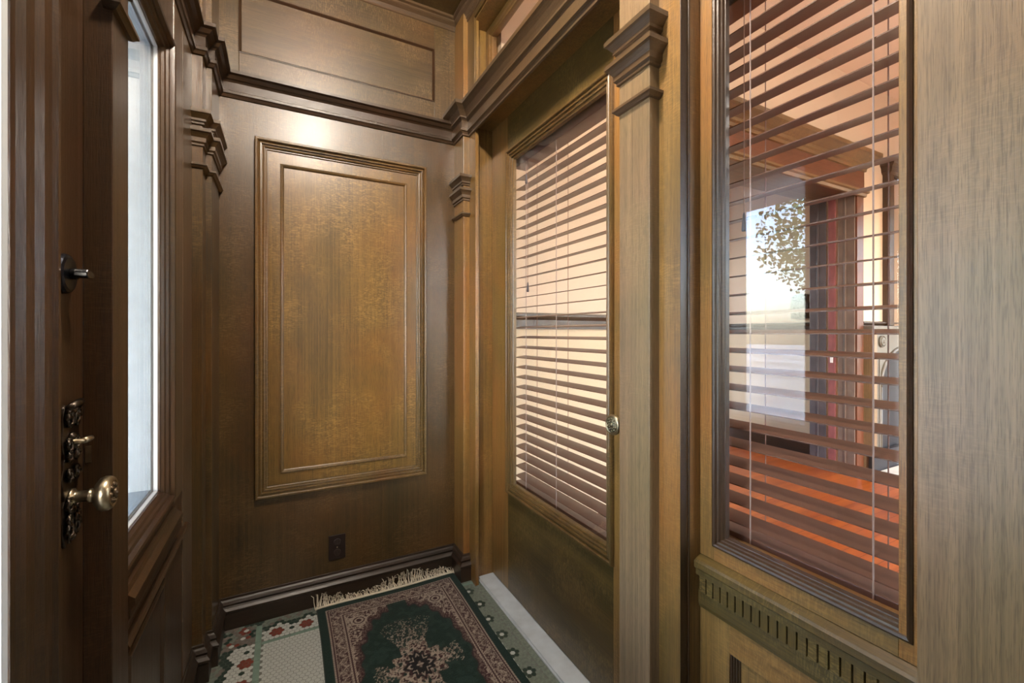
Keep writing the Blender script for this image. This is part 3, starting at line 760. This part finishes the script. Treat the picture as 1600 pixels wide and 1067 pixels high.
b = B(); b.box(OX0, OX1, PYT-.02, 2.40, OZ-.012, OZ); obj('soffit', b, W_('oak', 0), dc)
b = B(); b.box(OX0-.115, OX1+.115, PYT-.04, PYT, OZ, OZ+.20); obj('frieze', b, W_('red', 0), dc, bevel=.003)
b = B(); b.sweep([(OX0-.115, PYT-.0), (OX0-.115, PYT-.04), (OX1+.115, PYT-.04), (OX1+.115, PYT)][::1], [(0, OZ+.18), (.012, OZ+.185), (.015, OZ+.21), (.03, OZ+.22), (.03, OZ+.245), (.055, OZ+.265), (.09, OZ+.29), (.10, OZ+.30), (.10, OZ+.335), (0, OZ+.35)])
b.sweep([(OX0-.115, PYT-.0), (OX0-.115, PYT-.04), (OX1+.115, PYT-.04), (OX1+.115, PYT)], [(0, OZ-.05), (.012, OZ-.045), (.015, OZ-.02), (.03, OZ-.012), (.03, OZ+.005), (0, OZ+.012)])
obj('lintel_moulding', b, W_('oak', 0), dc)
# pocket door edge
pd = empty('door_3', (OX1, 2.215, 0), 'reddish sliding pocket door edge with white latch in the doorway', 'door', 'structure')
b = B(); b.box(OX1-.016, OX1+.3, 2.185, 2.245, .01, OZ-.02); obj('door_leaf', b, plain('mahogany_red', (.24, .085, .085), .35, var=.2, vscale=9), pd, bevel=.003)
b = B(); b.box(OX1-.020, OX1-.015, 2.203, 2.227, 1.00, 1.06); obj('latch_plate', b, M_WHITE, pd, bevel=.001)
# fireplace
fp = empty('fireplace', (5.35, 1.98, 0), 'grey painted fireplace surround with round rosette beside the doorway', 'fireplace')
for xx in (4.73, 5.95): b = B(); b.box(xx, xx+.06, 1.95, 2.05, 0, 1.30); obj('side_post', b, W_('tan', 2), fp, bevel=.006)
def arch_panel():
    b = B(); xs0, xs1 = 4.79, 5.95; zt = 1.30
    arc = [(5.37+.47*math.cos(PI-PI*k/20), .78+.36*math.sin(PI*k/20)) for k in range(21)]
    bm = b.bm
    for yy in (1.975, 2.049):
        for (a, c) in zip(arc, arc[1:]): bm.faces.new([bm.verts.new((p[0], yy, p[1])) for p in (a, c, (c[0], zt), (a[0], zt))])
        bm.faces.new([bm.verts.new((p[0], yy, p[1])) for p in ((xs0, 0), (arc[0][0], 0), (arc[0][0], zt), (xs0, zt))])
        bm.faces.new([bm.verts.new((p[0], yy, p[1])) for p in ((arc[-1][0], 0), (xs1, 0), (xs1, zt), (arc[-1][0], zt))])
    full = [(arc[0][0], 0)]+arc+[(arc[-1][0], 0)]
    for a, c in zip(full, full[1:]): bm.faces.new([bm.verts.new(p) for p in ((a[0], 1.975, a[1]), (c[0], 1.975, c[1]), (c[0], 2.049, c[1]), (a[0], 2.049, a[1]))])
    return b, arc
b, arc = arch_panel(); obj('surround', b, M_MANTEL, fp)
b = B(); b.tube([(a[0], 1.973, a[1]) for a in arc], .018, 8); b.tube([(arc[0][0], 1.973, 0), (arc[0][0], 1.973, .78)], .018, 8); b.tube([(arc[-1][0], 1.973, 0), (arc[-1][0], 1.973, .78)], .018, 8); obj('arch_moulding', b, plain('mantel_dark_gilt', (.10, .085, .06), .45), fp, smooth=True)
for xx in (4.92, 5.82):
    b = B(); b.lathe((xx, 1.976, 1.20), (0, -1, 0), [(0, .055), (.014, .055), (.02, .05), (.012, .045), (.012, .040), (.022, .036), (.022, .02), (.03, .012), (.032, .003)], 28); obj('rosette', b, M_MANTEL, fp)
for xx in (4.83, 4.87, 5.86, 5.90): b = B(); b.box(xx, xx+.02, 1.965, 1.976, .2, 1.05); obj('fluting', b, M_MANTEL, fp, bevel=.003)
b = B(); b.box(4.92, 5.82, 2.02, 2.045, 0, 1.12); obj('firebox', b, M_FIREBOX, fp)
b = B(); b.box(4.72, 6.02, 1.945, 1.99, .0, .20); obj('plinth', b, M_FIREBOX, fp, bevel=.004)
b = B(); b.box(4.70, 6.06, 1.94, 2.05, 1.30, 1.345); obj('mantel_shelf', b, M_MANTEL, fp, bevel=.005)
b = B(); b.box(4.62, 6.10, 1.66, 1.935, -.004, .03); obj('hearth', b, M_HEARTH, fp, bevel=.005)
om = empty('overmantel_mirror', (5.5, 2.03, 1.35), 'dark carved overmantel mirror frame on the wall above the fireplace', 'mirror')
b = B(); b.box(5.13, 5.22, 1.99, 2.05, 1.35, 2.93); b.box(5.75, 5.84, 1.99, 2.05, 1.35, 2.93); obj('frame_post', b, W_('dark', 2), om, bevel=.005)
b = B(); b.sweep([(5.13, 2.05), (5.13, 1.99), (5.84, 1.99), (5.84, 2.05)], [(0, 2.80), (.02, 2.82), (.03, 2.86), (.05, 2.88), (.05, 2.95), (0, 2.96)]); obj('frame_cornice', b, W_('dark', 0), om)
b = B(); b.box(5.22, 5.75, 2.02, 2.03, 1.35, 2.80); obj('mirror_glass', b, M_MIRROR, om)
# carved wall box in the hall
wo = empty('wall_ornament', (4.85, 2.66, 1.52), 'small dark carved ornament hung on the hall wall above the rail', 'ornament')
pts = []
for k in range(40):
    a = 2*PI*k/40; s = max(abs(math.cos(a)), abs(math.sin(a)))
    pts.append((2.64+.085*math.cos(a)/s*(1+.07*math.cos(6*a)), 1.555+.125*math.sin(a)/s*(1+.10*math.cos(2*a-PI)*.0+.09*(abs(math.cos(a)) < .35))))
b = B(); b.prism(pts, 'x', 4.80, 4.849); obj('back_plate', b, W_('black', 2), wo, bevel=.004)
b = B()
for k in range(60): b.ball((4.798, 2.64+random.uniform(-.07, .07), 1.555+random.uniform(-.11, .11)), random.uniform(.008, .016), (.8, 1, 1), 7, 5)
obj('carving', b, plain('carved_walnut', (.06, .045, .035), .5, var=.4, vscale=60), wo, smooth=True)

# ------------------------------------------------------------------ outside on the street side
b = B(); b.box(-3.4, -.46, -4, 6, -.16, -.06); obj('floor_porch', b, M_STONE, label='stone porch floor outside the front door', cat='floor', kind='structure')
b = B(); b.box(-.72, -.46, 1.95, 2.15, -.06, 3.4); obj('wall_porch', b, M_PORCH, label='pale blue grey porch return wall outside the sidelight', cat='wall', kind='structure')
b = B(); b.box(-3.6, -.46, -4, 6, 2.9, 3.0); obj('ceiling_porch', b, M_PORCH, label='porch ceiling outside the front door', cat='ceiling', kind='structure')
b = B(); b.box(-60, -3.4, -40, 60, -.5, -.4); obj('ground', b, plain('street_ground', (.46, .46, .42), .9, var=.5, vscale=.35), label='sunlit street and lawn beyond the porch', cat='ground', kind='structure')
def tree(x, y, h, seed):
    e = empty('street_tree', (x, y, -.4), 'leafy green street tree outside the front door', 'tree', group='street trees outside the porch')
    rnd = random.Random(x*3+y)
    b = B(); b.tube([(x, y, -.4), (x+.1, y, h*.3), (x, y+.1, h*.6)], [.22, .17, .08], 10); obj('trunk', b, M_BARK, e)
    b = B()
    for k in range(2600):
        d = Vector((rnd.gauss(0, 1), rnd.gauss(0, 1), rnd.gauss(0, 1))).normalized()*rnd.uniform(.55, 1)
        c = Vector((x+d.x*h*.35, y+d.y*h*.35, h*.68+d.z*h*.33)); s = rnd.uniform(.06, .13)
        n1 = Vector((rnd.gauss(0, 1), rnd.gauss(0, 1), rnd.gauss(0, 1))).normalized(); n2 = n1.orthogonal().normalized()
        b.bm.faces.new([b.bm.verts.new(c+v) for v in (n1*s, n2*s*.6, -n1*s, -n2*s*.6)])
    obj('crown', b, M_LEAF, e)
for t in ((-9, 2.5, 6.5), (-15, 8.2, 7), (-8, -3, 6), (-13, -9, 8), (-12, 13, 7)): tree(*t, 'x')

# ------------------------------------------------------------------ lamps and daylight
def emis(name, c, s):
    m = bpy.data.materials.new(name); m.use_nodes = True; N = m.node_tree.nodes; N.remove(N['Principled BSDF'])
    e = N.new('ShaderNodeEmission'); e.inputs['Color'].default_value = (*c, 1); e.inputs['Strength'].default_value = s
    m.node_tree.links.new(e.outputs[0], N['Material Output'].inputs['Surface']); return m
LAMPX, LAMPY = .20, .72
cl = empty('ceiling_lamp', (LAMPX, LAMPY, ZC), 'small round glass ceiling lamp of the vestibule', 'lamp')
b = B(); b.lathe((LAMPX, LAMPY, ZC), (0, 0, -1), [(0, .07), (.012, .07), (.03, .05), (.04, .03), (.06, .03)], 28); obj('canopy', b, M_BRASS, cl, smooth=True)
b = B(); b.ball((LAMPX, LAMPY, ZC-.13), .075, (1, 1, .95), 28, 18); obj('globe', b, emis('lamp_glass', (1.0, .88, .74), 680.0), cl, smooth=True)

pl = empty('parlor_fill_globe', (3.4, -.4, PZT), 'unseen globe added to light the parlour walls and ceiling', 'lamp')  # out of view, added to brighten the parlour walls and ceiling
b = B(); b.lathe((3.4, -.4, PZT), (0, 0, -1), [(0, .08), (.02, .07), (.03, .012), (.5, .012)], 20); obj('stem', b, M_BRASS, pl, smooth=True)
b = B(); b.ball((3.4, -.4, PZT-.62), .14, (1, 1, 1), 24, 16); obj('globe', b, emis('parlor_fill_glow', (1.0, .93, .84), 170.0), pl, smooth=True)

w = bpy.data.worlds.new('sky'); scene.world = w; w.use_nodes = True
nt = w.node_tree; bg = nt.nodes['Background']
sky = nt.nodes.new('ShaderNodeTexSky'); sky.sky_type = 'NISHITA'; sky.sun_elevation = math.radians(42); sky.sun_rotation = math.radians(200); sky.sun_disc = False
sky.dust_density = 2.5; sky.air_density = 1.0; sky.ozone_density = 1.0
mixc = nt.nodes.new('ShaderNodeMix'); mixc.data_type = 'RGBA'; mixc.inputs[0].default_value = .25
mixc.inputs[7].default_value = (.16, .155, .145, 1)
nt.links.new(sky.outputs[0], mixc.inputs[6])
nt.links.new(mixc.outputs[2], bg.inputs['Color']); bg.inputs['Strength'].default_value = 6.5

def portal(name, loc, rot, sx, sy):
    l = bpy.data.lights.new(name, 'AREA'); l.shape = 'RECTANGLE'; l.size = sx; l.size_y = sy; l.cycles.is_portal = True
    o = bpy.data.objects.new(name, l); o.location = loc; o.rotation_euler = rot; col.objects.link(o)
portal('daylight_sidelight', (-.465, 1.408, 1.467), (0, -PI/2, 0), 1.31, .42)
portal('daylight_front_door', (-.47, .61, 1.4), (0, -PI/2, 0), 1.6, .65)
portal('daylight_parlor_right', (PX+.11, -.35, 1.7), (0, PI/2, 0), 2.2, 2.5)
portal('daylight_parlor_street', (2.5, PYB-.11, 1.7), (PI/2, 0, 0), 1.4, 2.2)
portal('daylight_parlor_street_second', (4.7, PYB-.11, 1.7), (PI/2, 0, 0), 1.4, 2.2)
portal('daylight_hall', (2.95, 6.11, 1.75), (-PI/2, 0, 0), 1.9, 2.1)

# ------------------------------------------------------------------ camera
cam = bpy.data.cameras.new('camera'); co = bpy.data.objects.new('camera', cam); col.objects.link(co)
co.location = (0, 0, 1.28)
co.rotation_euler = (PI/2, 0, -math.atan(360/681))
cam.sensor_width = 36; cam.lens = 681/1600*36; cam.shift_x = 0; cam.shift_y = -13.5/1600; cam.clip_start = .01
scene.camera = co
vs = scene.view_settings
vs.view_transform = 'Standard'; vs.look = 'None'; vs.exposure = 0.0; vs.gamma = 1.0; vs.use_curve_mapping = False
scene.cycles.use_denoising = True
scene.cycles.max_bounces = 10; scene.cycles.transparent_max_bounces = 16; scene.cycles.diffuse_bounces = 6
scene.cycles.sample_clamp_indirect = 8.0
